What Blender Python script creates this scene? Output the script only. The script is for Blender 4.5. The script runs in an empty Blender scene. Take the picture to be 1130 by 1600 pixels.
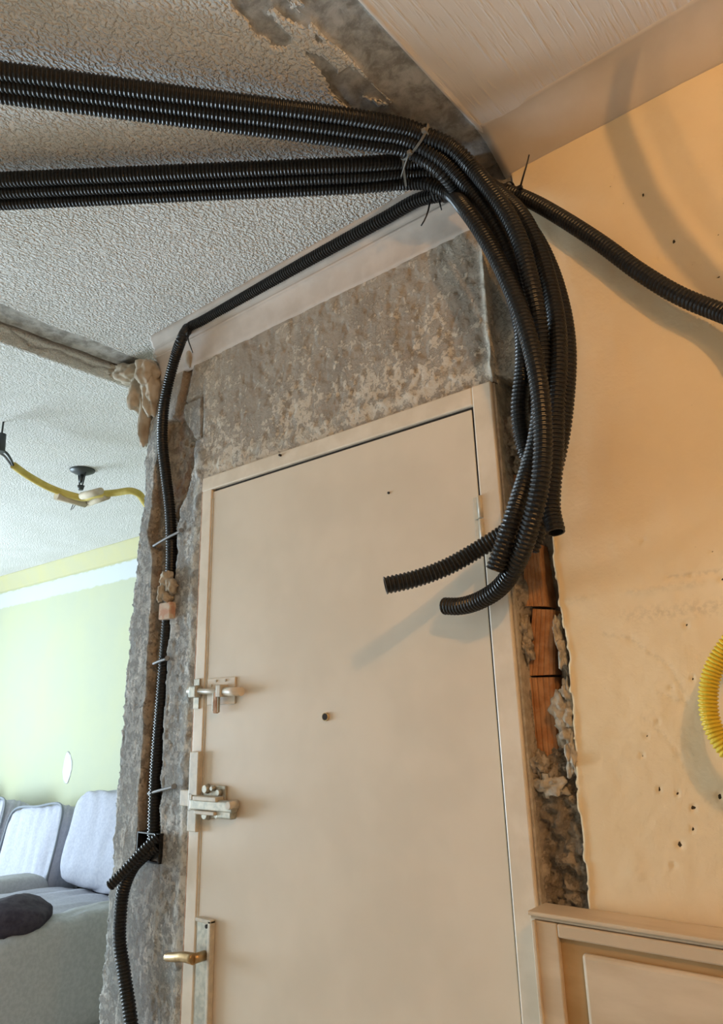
import bpy, bmesh, math, random
import numpy as np
from mathutils import Vector, Matrix, noise

# ------------------------------------------------------------------ camera, world, lights, exposure
scn = bpy.context.scene
COL = scn.collection
random.seed(4)

YAW, PITCH, ROLL, FPX = -0.686029, 0.311182, -0.0279384, 1144.6
CAM = np.array([0.0, -1.178, 1.5])          # metres: the door wall is the plane y = 0, the floor z = 0
_f = np.array([math.sin(YAW)*math.cos(PITCH), math.cos(YAW)*math.cos(PITCH), math.sin(PITCH)])
_r = np.cross(_f, [0, 0, 1]); _r /= np.linalg.norm(_r)
_u = np.cross(_r, _f)
RGT = _r*math.cos(ROLL) + _u*math.sin(ROLL)
UPV = -_r*math.sin(ROLL) + _u*math.cos(ROLL)
FWD = _f
cd = bpy.data.cameras.new('camera'); cam = bpy.data.objects.new('camera', cd); COL.objects.link(cam)
cd.sensor_fit = 'VERTICAL'; cd.sensor_height = 32.0; cd.sensor_width = 32.0*1130/1600
cd.lens = FPX*32.0/1600
cd.shift_y = -50/1600
cd.clip_start = 0.02
M = Matrix.Identity(4)
for i in range(3):
    M[i][0] = RGT[i]; M[i][1] = UPV[i]; M[i][2] = -FWD[i]; M[i][3] = CAM[i]
cam.matrix_world = M
scn.camera = cam

scn.view_settings.view_transform = 'Standard'
scn.view_settings.look = 'None'
scn.view_settings.gamma = 1.0
scn.view_settings.use_curve_mapping = False
scn.view_settings.exposure = -0.10

w = bpy.data.worlds.new('daylight_sky'); scn.world = w; w.use_nodes = True
bg = w.node_tree.nodes['Background']
bg.inputs[0].default_value = (0.75, 0.87, 1.0, 1); bg.inputs[1].default_value = 1.0

CEIL = 2.61          # ceiling of the near room
LIP = 2.575          # broken lip of the pulled-down partition between the rooms
CEIL2 = 2.73         # ceiling of the far room
XL, XR, YB, YF = -7.6, 2.3, -3.3, 1.75     # left window wall, right wall, rear wall, far yellow wall

def area(name, loc, rot, sx, sy, power, col):
    l = bpy.data.lights.new(name, 'AREA'); l.shape = 'RECTANGLE'; l.size = sx; l.size_y = sy
    l.energy = power; l.color = col
    o = bpy.data.objects.new(name, l); COL.objects.link(o); o.location = loc; o.rotation_euler = rot
    return o
# daylight entering by the balcony window of the far room (left wall)
area('window_daylight', (XL+0.25, -1.35, 1.0), (0, -math.radians(110), 0), 1.6, 2.3, 460, (0.68, 0.86, 1.0))

# ------------------------------------------------------------------ helpers
def ray(px, py):
    return RGT*((px-565)/FPX) - UPV*((py-750)/FPX) + FWD
def onY(px, py, y=0.0):
    d = ray(px, py); return CAM + d*((y-CAM[1])/d[1])
def onZ(px, py, z):
    d = ray(px, py); return CAM + d*((z-CAM[2])/d[2])
def onX(px, py, x):
    d = ray(px, py); return CAM + d*((x-CAM[0])/d[0])

def fbm(x, y, seed=0, octs=4, lac=2.0, gain=0.5):
    """value-noise fbm in about [-1, 1]"""
    x = np.asarray(x, float); y = np.asarray(y, float)
    tot = np.zeros(np.broadcast(x, y).shape); amp = 1.0; norm = 0
    for o in range(octs):
        xi = np.floor(x).astype(np.int64); yi = np.floor(y).astype(np.int64)
        fx = x-xi; fy = y-yi
        fx = fx*fx*(3-2*fx); fy = fy*fy*(3-2*fy)
        def h(a, b):
            n = (a*374761393 + b*668265263 + (seed+o)*1442695041) & 0xffffffff
            n = ((n ^ (n >> 13))*1274126177) & 0xffffffff
            return ((n ^ (n >> 16)) & 0xffff)/32767.5 - 1
        v = (h(xi, yi)*(1-fx)+h(xi+1, yi)*fx)*(1-fy) + (h(xi, yi+1)*(1-fx)+h(xi+1, yi+1)*fx)*fy
        tot = tot + amp*v; norm += amp; amp *= gain; x = x*lac+17.3; y = y*lac+9.1
    return tot/norm
def sst(a, b, v):
    t = np.clip((v-a)/(b-a), 0, 1); return t*t*(3-2*t)
def in_poly(X, Y, poly):
    r = np.zeros(X.shape, bool); n = len(poly)
    for i in range(n):
        x1, y1 = poly[i]; x2, y2 = poly[(i+1) % n]
        if y1 == y2: continue
        c = ((y1 > Y) != (y2 > Y)) & (X < (x2-x1)*(Y-y1)/(y2-y1)+x1)
        r ^= c
    return r

def tag(o, label=None, cat=None, group=None, kind=None):
    if label: o['label'] = label
    if cat: o['category'] = cat
    if group: o['group'] = group
    if kind: o['kind'] = kind
    return o
def link(name, me, mat=None, parent=None, smooth=False):
    o = bpy.data.objects.new(name, me); COL.objects.link(o)
    if mat is not None:
        me.materials.clear(); me.materials.append(mat)
    if parent is not None: o.parent = parent
    if smooth:
        me.polygons.foreach_set('use_smooth', [True]*len(me.polygons))
    return o
def empty(name, loc=(0, 0, 0)):
    o = bpy.data.objects.new(name, None); COL.objects.link(o); o.location = loc; o.empty_display_size = 0.05
    return o
def mesh(verts, faces, name='m'):
    me = bpy.data.meshes.new(name)
    me.from_pydata([tuple(map(float, v)) for v in verts], [], faces); me.update()
    return me
def local(o, parent):
    """keep world place of a mesh built in world coordinates under an Empty that stands elsewhere"""
    o.matrix_parent_inverse = Matrix.Translation(-Vector(parent.location))
    return o

class MB:
    """collects pieces of one part in world coordinates"""
    def __init__(s): s.bm = bmesh.new()
    def box(s, x0, x1, y0, y1, z0, z1, bev=0.0, mtx=None, seg=2):
        v = [s.bm.verts.new(p) for p in [(x0,y0,z0),(x1,y0,z0),(x1,y1,z0),(x0,y1,z0),(x0,y0,z1),(x1,y0,z1),(x1,y1,z1),(x0,y1,z1)]]
        fs = [s.bm.faces.new([v[i] for i in f]) for f in [(0,3,2,1),(4,5,6,7),(0,1,5,4),(1,2,6,5),(2,3,7,6),(3,0,4,7)]]
        allv = list(v)
        if bev > 0:
            es = list({e for f in fs for e in f.edges})
            r = bmesh.ops.bevel(s.bm, geom=es, offset=bev, segments=seg, affect='EDGES', profile=0.5)
            allv = [q for q in r['verts']]
        if mtx is not None:
            bmesh.ops.transform(s.bm, matrix=mtx, verts=list({q for q in allv if q.is_valid}))
        return s
    def cyl(s, a, b, r, r2=None, n=16, cap=True):
        a = Vector(a); b = Vector(b); r2 = r if r2 is None else r2
        d = (b-a).normalized(); t = d.orthogonal().normalized(); q = d.cross(t)
        A = []; B = []
        for i in range(n):
            c = math.cos(2*math.pi*i/n); k = math.sin(2*math.pi*i/n)
            A.append(s.bm.verts.new(a+(t*c+q*k)*r)); B.append(s.bm.verts.new(b+(t*c+q*k)*r2))
        for i in range(n):
            f = s.bm.faces.new([A[i], A[(i+1) % n], B[(i+1) % n], B[i]]); f.smooth = True
        if cap:
            s.bm.faces.new(A[::-1]); s.bm.faces.new(B)
        return s
    def tube(s, pts, r, n=8):
        P = spline(pts, 0.012); T = frames(P)
        prev = None
        for k, (p, t, u, v) in enumerate(T):
            rr = r(k/(len(T)-1)) if callable(r) else r
            ring = [s.bm.verts.new(p+(u*math.cos(2*math.pi*i/n)+v*math.sin(2*math.pi*i/n))*rr) for i in range(n)]
            if prev:
                for i in range(n):
                    f = s.bm.faces.new([prev[i], prev[(i+1) % n], ring[(i+1) % n], ring[i]]); f.smooth = True
            else: s.bm.faces.new(ring[::-1])
            prev = ring
        s.bm.faces.new(prev)
        return s
    def build(s, name, mat, parent=None, smooth=None):
        me = bpy.data.meshes.new(name); bmesh.ops.recalc_face_normals(s.bm, faces=s.bm.faces[:]); s.bm.to_mesh(me); s.bm.free()
        o = link(name, me, mat, parent)
        if parent is not None and parent.type == 'EMPTY': local(o, parent)
        elif parent is not None and parent.parent is not None: pass
        return o

def spline(pts, ds):
    """Catmull-Rom (centripetal) through pts, resampled at ds"""
    P = [np.array(p, float) for p in pts]
    P = [2*P[0]-P[1]] + P + [2*P[-1]-P[-2]]
    out = []
    for i in range(1, len(P)-2):
        p0, p1, p2, p3 = P[i-1], P[i], P[i+1], P[i+2]
        t0 = 0; t1 = t0+np.linalg.norm(p1-p0)**.5; t2 = t1+np.linalg.norm(p2-p1)**.5; t3 = t2+np.linalg.norm(p3-p2)**.5
        for t in np.linspace(t1, t2, 24, endpoint=False):
            A1 = (t1-t)/(t1-t0)*p0+(t-t0)/(t1-t0)*p1; A2 = (t2-t)/(t2-t1)*p1+(t-t1)/(t2-t1)*p2; A3 = (t3-t)/(t3-t2)*p2+(t-t2)/(t3-t2)*p3
            B1 = (t2-t)/(t2-t0)*A1+(t-t0)/(t2-t0)*A2; B2 = (t3-t)/(t3-t1)*A2+(t-t1)/(t3-t1)*A3
            out.append((t2-t)/(t2-t1)*B1+(t-t1)/(t2-t1)*B2)
    out.append(P[-2]); out = np.array(out)
    L = np.concatenate([[0], np.cumsum(np.linalg.norm(np.diff(out, axis=0), axis=1))])
    n = max(3, int(L[-1]/ds)+1); S = np.linspace(0, L[-1], n)
    return np.stack([np.interp(S, L, out[:, k]) for k in range(3)], 1)
def frames(P):
    T = np.gradient(P, axis=0); T /= np.linalg.norm(T, axis=1)[:, None]
    t0 = Vector(T[0]); u = t0.orthogonal().normalized(); res = []
    for p, t in zip(P, T):
        t = Vector(t); u = (u-t*u.dot(t)).normalized(); v = t.cross(u)
        res.append((Vector(p), t, u.copy(), v))
    return res

# ------------------------------------------------------------------ materials
def mat(name, col=(0.8, 0.8, 0.8), rough=0.7, metal=0.0, spec=0.5):
    m = bpy.data.materials.new(name); m.use_nodes = True
    b = m.node_tree.nodes['Principled BSDF']
    b.inputs['Base Color'].default_value = (*col, 1); b.inputs['Roughness'].default_value = rough
    b.inputs['Metallic'].default_value = metal
    b.inputs['Specular IOR Level'].default_value = spec
    return m
class NT:
    """tiny node-graph writer"""
    def __init__(s, m): s.m = m; s.t = m.node_tree; s.n = s.t.nodes; s.b = s.n['Principled BSDF']
    def new(s, typ, **kw):
        n = s.n.new(typ)
        for k, v in kw.items(): setattr(n, k, v)
        return n
    def set(s, sock, v):
        if hasattr(v, 'is_output') or isinstance(v, bpy.types.NodeSocket): s.t.links.new(v, sock)
        elif isinstance(v, (tuple, list)) and len(v) == 3 and sock.type == 'RGBA': sock.default_value = (*v, 1)
        else: sock.default_value = v
    def pos(s, scale=(1, 1, 1)):
        g = s.new('ShaderNodeNewGeometry'); mp = s.new('ShaderNodeMapping'); mp.inputs['Scale'].default_value = scale
        s.t.links.new(g.outputs['Position'], mp.inputs['Vector']); return mp.outputs[0]
    def obj(s, scale=(1, 1, 1)):
        g = s.new('ShaderNodeTexCoord'); mp = s.new('ShaderNodeMapping'); mp.inputs['Scale'].default_value = scale
        s.t.links.new(g.outputs['Object'], mp.inputs['Vector']); return mp.outputs[0]
    def noise(s, vec, scale, det=4, rough=0.55, dist=0.0):
        n = s.new('ShaderNodeTexNoise'); s.t.links.new(vec, n.inputs['Vector'])
        n.inputs['Scale'].default_value = scale; n.inputs['Detail'].default_value = det; n.inputs['Roughness'].default_value = rough
        n.inputs['Distortion'].default_value = dist
        return n.outputs['Fac']
    def ramp(s, v, a, b, lo=0.0, hi=1.0):
        n = s.new('ShaderNodeMapRange'); n.interpolation_type = 'SMOOTHSTEP'; s.set(n.inputs['Value'], v)
        for k, x in zip(('From Min', 'From Max', 'To Min', 'To Max'), (a, b, lo, hi)): n.inputs[k].default_value = x
        return n.outputs[0]
    def math(s, op, a, b=0.0):
        n = s.new('ShaderNodeMath', operation=op); s.set(n.inputs[0], a); s.set(n.inputs[1], b); return n.outputs[0]
    def mix(s, f, a, b):
        n = s.new('ShaderNodeMix', data_type='RGBA'); s.set(n.inputs[0], f); s.set(n.inputs[6], a); s.set(n.inputs[7], b); return n.outputs[2]
    def attr(s, name):
        n = s.new('ShaderNodeAttribute', attribute_name=name); return n.outputs['Fac']
    def bump(s, h, strength=0.5, dist=0.002, prev=None):
        n = s.new('ShaderNodeBump'); n.inputs['Strength'].default_value = strength; n.inputs['Distance'].default_value = dist
        s.set(n.inputs['Height'], h)
        if prev is not None: s.t.links.new(prev, n.inputs['Normal'])
        return n.outputs[0]
    def color(s, v): s.set(s.b.inputs['Base Color'], v)
    def normal(s, v): s.t.links.new(v, s.b.inputs['Normal'])

def grainy(name, c1, c2, rough=0.8, scale=30, bump=0.3, dist=0.001, det=5, spec=0.3, metal=0.0, stretch=(1, 1, 1)):
    m = mat(name, c1, rough, metal, spec); k = NT(m); p = k.obj(stretch); n = k.noise(p, scale, det)
    k.color(k.mix(k.ramp(n, 0.35, 0.65), c1, c2))
    if bump: k.normal(k.bump(n, bump, dist))
    return m

M_ = {}
M_['conduit'] = grainy('black_conduit_plastic', (0.008, 0.009, 0.010), (0.014, 0.014, 0.015), 0.36, 90, 0.05, 0.0004, spec=0.40)
M_['conduit_in'] = mat('conduit_inside', (0.006, 0.006, 0.006), 0.8)
M_['tie'] = mat('black_tie_nylon', (0.012, 0.012, 0.013), 0.4)
M_['tie_pale'] = mat('pale_tie_nylon', (0.16, 0.15, 0.13), 0.5)
M_['yellow_conduit'] = grainy('yellow_conduit_plastic', (0.62, 0.45, 0.035), (0.70, 0.52, 0.05), 0.45, 40, 0.05, 0.0004)
M_['yellow_tube'] = grainy('dusty_yellow_tube', (0.50, 0.38, 0.08), (0.60, 0.47, 0.12), 0.5, 30, 0.05, 0.0004)
M_['door'] = grainy('cream_door_enamel', (0.65, 0.565, 0.45), (0.70, 0.61, 0.49), 0.42, 5, 0.06, 0.001, det=3, spec=0.4)
M_['frame'] = grainy('cream_frame_enamel', (0.66, 0.57, 0.45), (0.74, 0.65, 0.53), 0.42, 14, 0.10, 0.001, spec=0.4)
M_['edge_red'] = grainy('bare_reddish_wood_edge', (0.33, 0.17, 0.09), (0.55, 0.36, 0.24), 0.8, 60, 0.3)
M_['enamel_metal'] = grainy('painted_over_steel', (0.60, 0.54, 0.43), (0.50, 0.46, 0.38), 0.38, 60, 0.12, 0.0005, spec=0.5)
M_['worn_metal'] = grainy('worn_bare_steel', (0.34, 0.33, 0.28), (0.48, 0.44, 0.36), 0.40, 90, 0.2, 0.0005, metal=0.45)
M_['brass'] = grainy('tarnished_brass', (0.40, 0.26, 0.12), (0.52, 0.37, 0.20), 0.35, 60, 0.1, 0.0005, metal=0.8)
M_['dark'] = mat('dark_gap', (0.02, 0.014, 0.01), 0.9)
M_['brick'] = grainy('orange_clay_brick', (0.36, 0.16, 0.065), (0.47, 0.25, 0.12), 0.9, 38, 0.5, 0.002)
M_['mortar'] = grainy('crumbled_mortar', (0.22, 0.18, 0.13), (0.42, 0.36, 0.28), 0.95, 75, 0.9, 0.004)
M_['plaster_bit'] = grainy('broken_plaster_white', (0.50, 0.44, 0.35), (0.36, 0.31, 0.24), 0.95, 70, 0.8, 0.004)
M_['tan_plaster'] = grainy('tan_gypsum_smear', (0.36, 0.30, 0.225), (0.50, 0.43, 0.34), 0.9, 22, 0.4, 0.004)
M_['cornice'] = grainy('white_cornice_plaster', (0.60, 0.54, 0.49), (0.53, 0.47, 0.42), 0.8, 14, 0.25, 0.002)
M_['cove'] = grainy('cream_cove_paint', (0.60, 0.52, 0.43), (0.55, 0.47, 0.38), 0.6, 9, 0.15, 0.002)
M_['wood_cream'] = grainy('aged_cream_woodwork', (0.64, 0.53, 0.39), (0.54, 0.43, 0.30), 0.5, 18, 0.15, 0.001, stretch=(.25, 1, 1))
M_['wood_tan'] = grainy('bare_tan_wood', (0.47, 0.30, 0.14), (0.39, 0.24, 0.10), 0.6, 22, 0.15, 0.001, stretch=(.2, 1, 1))
M_['fabric'] = grainy('pale_blue_grey_upholstery', (0.38, 0.39, 0.46), (0.44, 0.45, 0.51), 0.95, 70, 0.3, 0.002, spec=0.15)
M_['fabric_dark'] = grainy('grey_armrest_upholstery', (0.38, 0.39, 0.41), (0.44, 0.45, 0.47), 0.9, 60, 0.3, 0.002, spec=0.2)
M_['piping'] = mat('grey_piping', (0.22, 0.24, 0.27), 0.9)
M_['bag'] = grainy('dark_purple_cloth', (0.030, 0.024, 0.038), (0.05, 0.04, 0.055), 0.8, 40, 0.3)
M_['steel'] = mat('grey_nail_steel', (0.20, 0.20, 0.20), 0.6, 0.2)
M_['tape'] = grainy('tan_masking_tape', (0.50, 0.42, 0.30), (0.58, 0.50, 0.38), 0.8, 30, 0.2)
M_['canopy'] = mat('dark_canopy_metal', (0.05, 0.055, 0.055), 0.45, 0.3)
M_['white'] = mat('white_window_paint', (0.8, 0.8, 0.78), 0.5)
M_['floor'] = grainy('terrazzo_floor', (0.55, 0.50, 0.43), (0.62, 0.57, 0.50), 0.5, 60, 0.05)
M_['room'] = grainy('cream_room_paint', (0.46, 0.41, 0.33), (0.43, 0.38, 0.30), 0.8, 3, 0.1)
g = mat('window_glass', (0.9, 0.95, 1.0), 0.05); NT(g).b.inputs['Transmission Weight'].default_value = 1.0; M_['glass'] = g
def emis(name, col, s):
    m = mat(name, col, 0.5); b = m.node_tree.nodes['Principled BSDF']
    b.inputs['Emission Color'].default_value = (*col, 1); b.inputs['Emission Strength'].default_value = s
    return m

def wall_material():
    """old plaster wall: cream paint, mottled bare plaster, grey render, raw chase"""
    m = mat('old_plaster_wall', rough=0.85, spec=0.25); k = NT(m); P = k.pos()
    n_big = k.noise(P, 5, 5, 0.6); n_mid = k.noise(P, 38, 8, 0.74, 0.2); n_fin = k.noise(P, 110, 5, 0.65)
    Pv = k.pos((1, 1, .30)); n_str = k.noise(Pv, 30, 5, 0.6)
    # mottled bare plaster above the door: grey-brown base with pale flakes
    bare = k.mix(k.ramp(n_big, 0.35, 0.65), (0.34, 0.29, 0.235), (0.44, 0.38, 0.31))
    bare = k.mix(k.ramp(n_str, 0.40, 0.72, 0, 0.55), bare, (0.22, 0.19, 0.155))
    fl = k.math('ADD', k.math('MULTIPLY', n_mid, 0.62), k.math('ADD', k.math('MULTIPLY', n_fin, 0.22), k.math('MULTIPLY', n_big, 0.30)))
    sp = k.new('ShaderNodeSeparateXYZ'); k.t.links.new(P, sp.inputs[0])
    fl = k.math('ADD', fl, k.ramp(sp.outputs[2], 2.12, 2.48, .035, -.03))
    flake = k.ramp(fl, 0.560, 0.615)
    bare = k.mix(k.math('MULTIPLY', flake, 0.68), bare, (0.66, 0.58, 0.47))
    # grey render of the left pier
    gr = k.mix(k.ramp(n_mid, 0.35, 0.65), (0.25, 0.25, 0.24), (0.43, 0.43, 0.415))
    gr = k.mix(k.ramp(k.math('ADD', k.math('MULTIPLY', n_str, .6), k.math('MULTIPLY', n_fin, .4)), 0.53, 0.60, 0, 0.8), gr, (0.66, 0.65, 0.62))
    gr = k.mix(k.ramp(n_fin, 0.60, 0.72, 0, 0.4), gr, (0.20, 0.18, 0.15))
    col = k.mix(k.attr('grey'), bare, gr)
    # smooth grey footprint of the pulled-down partition
    foot = k.mix(n_big, (0.20, 0.19, 0.17), (0.30, 0.28, 0.25))
    col = k.mix(k.attr('foot'), col, foot)
    # cream paint
    pa = k.mix(k.ramp(n_big, 0.3, 0.7), (0.78, 0.64, 0.425), (0.74, 0.595, 0.385))
    pa = k.mix(k.ramp(n_fin, 0.66, 0.74, 0, 0.35), pa, (0.50, 0.39, 0.25))
    pm = k.ramp(k.math('ADD', k.attr('paint'), k.math('MULTIPLY', k.math('SUBTRACT', n_mid, 0.5), 0.35)), 0.42, 0.58)
    col = k.mix(pm, col, pa)
    # worn horizontal smear and scuffs on the paint
    sm = k.math('MULTIPLY', k.attr('smear'), k.ramp(n_fin, 0.40, 0.62))
    col = k.mix(k.math('MULTIPLY', sm, 0.55), col, (0.36, 0.29, 0.20))
    # pale broken rim of plaster
    col = k.mix(k.math('MULTIPLY', k.attr('rim'), 0.8), col, (0.60, 0.55, 0.46))
    # raw chase: earth-brown mortar
    ch = k.mix(k.ramp(n_mid, 0.35, 0.65), (0.19, 0.155, 0.115), (0.36, 0.30, 0.225))
    ch = k.mix(k.ramp(n_fin, 0.58, 0.68, 0, 0.6), ch, (0.45, 0.39, 0.31))
    col = k.mix(k.attr('chase'), col, ch)
    col = k.mix(k.attr('clay'), col, k.mix(k.ramp(n_mid, .4, .6), (0.27, 0.165, 0.115), (0.25, 0.20, 0.155)))
    col = k.mix(k.ramp(k.attr('pit_shade'), 0.45, 0.6), col, (0.05, 0.035, 0.02))  # dark of the small pits is put into the colour
    k.color(col)
    rel = k.math('ADD', k.math('MULTIPLY', k.math('MULTIPLY', flake, k.math('SUBTRACT', 1.0, k.attr('paint'))), 0.35), k.math('ADD', k.math('MULTIPLY', n_mid, 0.5), k.math('MULTIPLY', n_fin, 0.55)))
    amt = k.math('SUBTRACT', 1.0, k.math('MULTIPLY', k.attr('paint'), 0.82))
    k.normal(k.bump(k.math('MULTIPLY', rel, amt), 0.75, 0.007))
    return m
def ceiling_material():
    m = mat('ceiling_paint', rough=0.75, spec=0.25); k = NT(m); P = k.pos()
    n1 = k.noise(P, 4, 4); n2 = k.noise(P, 30, 6, 0.65, 0.3); n3 = k.noise(P, 130, 3, 0.5)
    drop = k.noise(k.pos((1.0, 0.8, 1)), 165, 1.5, 0.5, 0.25)
    brush = k.noise(k.pos((1, .08, 1)), 90, 3, 0.6)
    stip = k.mix(k.ramp(n1, .3, .7), (0.74, 0.72, 0.69), (0.69, 0.67, 0.63))
    smooth = k.mix(k.ramp(n1, .3, .7), (0.70, 0.63, 0.56), (0.74, 0.67, 0.60))
    sm = k.attr('smooth')
    col = k.mix(sm, stip, smooth)
    conc = k.mix(k.ramp(n2, .32, .68), (0.24, 0.225, 0.20), (0.50, 0.48, 0.45))
    conc = k.mix(k.ramp(n3, .55, .75, 0, .5), conc, (0.50, 0.47, 0.42))
    bare = k.ramp(k.math('ADD', k.attr('bare'), k.math('MULTIPLY', k.math('SUBTRACT', n2, 0.5), 0.7)), 0.46, 0.54)
    col = k.mix(bare, col, conc)
    col = k.mix(k.attr('lip'), col, k.mix(k.ramp(n2, .35, .65), (0.70, 0.68, 0.63), (0.80, 0.78, 0.73)))
    col = k.mix(k.attr('crack'), col, (0.10, 0.06, 0.035))
    k.color(col)
    nb = k.math('SUBTRACT', 1.0, bare)
    h1 = k.math('MULTIPLY', k.math('MULTIPLY', k.ramp(drop, .35, .70), nb), k.math('SUBTRACT', 1.0, sm))
    h2 = k.math('MULTIPLY', k.math('MULTIPLY', k.ramp(brush, .45, .8), nb), k.math('MULTIPLY', sm, 0.28))
    h3 = k.math('ADD', k.math('MULTIPLY', k.math('MULTIPLY', n2, bare), 0.8), k.math('MULTIPLY', nb, 0.5))
    k.normal(k.bump(k.math('ADD', k.math('ADD', h1, h2), h3), 1.0, 0.0042))
    return m
def yellow_wall_material():
    m = mat('pale_yellow_wall', rough=0.85, spec=0.2); k = NT(m); P = k.pos(); n1 = k.noise(P, 2.2, 5, .6); n2 = k.noise(P, 12, 5, .6)
    col = k.mix(k.ramp(n1, .3, .7), (0.46, 0.47, 0.32), (0.43, 0.45, 0.34))
    sep = k.new('ShaderNodeSeparateXYZ'); k.t.links.new(k.pos(), sep.inputs[0]); z = sep.outputs[2]
    zz = k.math('ADD', z, k.math('MULTIPLY', k.math('SUBTRACT', n2, .5), .05))
    band = k.math('MULTIPLY', k.ramp(zz, 2.46, 2.48), k.math('SUBTRACT', 1.0, k.ramp(zz, 2.59, 2.605)))
    col = k.mix(band, col, (0.52, 0.55, 0.58))
    k.color(col); k.normal(k.bump(n2, .2, .003)); return m

M_['wall'] = wall_material(); M_['ceiling'] = ceiling_material(); M_['yellow_wall'] = yellow_wall_material()

def grid_mesh(U, V, pos, keep, attrs, flip=False):
    """U, V coordinate lists; pos (n,m,3); keep (n-1,m-1) bool; attrs dict of (n,m)"""
    n, m = pos.shape[:2]
    idx = np.arange(n*m).reshape(n, m)
    q = np.stack([idx[:-1, :-1], idx[1:, :-1], idx[1:, 1:], idx[:-1, 1:]], -1)[keep]
    if flip: q = q[:, ::-1]
    used = np.unique(q); remap = -np.ones(n*m, int); remap[used] = np.arange(len(used)); q = remap[q]
    me = bpy.data.meshes.new('relief')
    me.vertices.add(len(used)); me.vertices.foreach_set('co', pos.reshape(-1, 3)[used].ravel().astype(np.float32))
    me.loops.add(q.size); me.loops.foreach_set('vertex_index', q.ravel().astype(np.int32))
    me.polygons.add(len(q)); me.polygons.foreach_set('loop_start', (np.arange(len(q))*4).astype(np.int32))
    me.polygons.foreach_set('loop_total', np.full(len(q), 4, np.int32))
    me.polygons.foreach_set('use_smooth', np.ones(len(q), bool))
    me.update(calc_edges=True)
    for k, v in attrs.items():
        a = me.attributes.new(k, 'FLOAT', 'POINT'); a.data.foreach_set('value', np.clip(v, 0, 1).ravel()[used].astype(np.float32))
    me.validate(); return me

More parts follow.
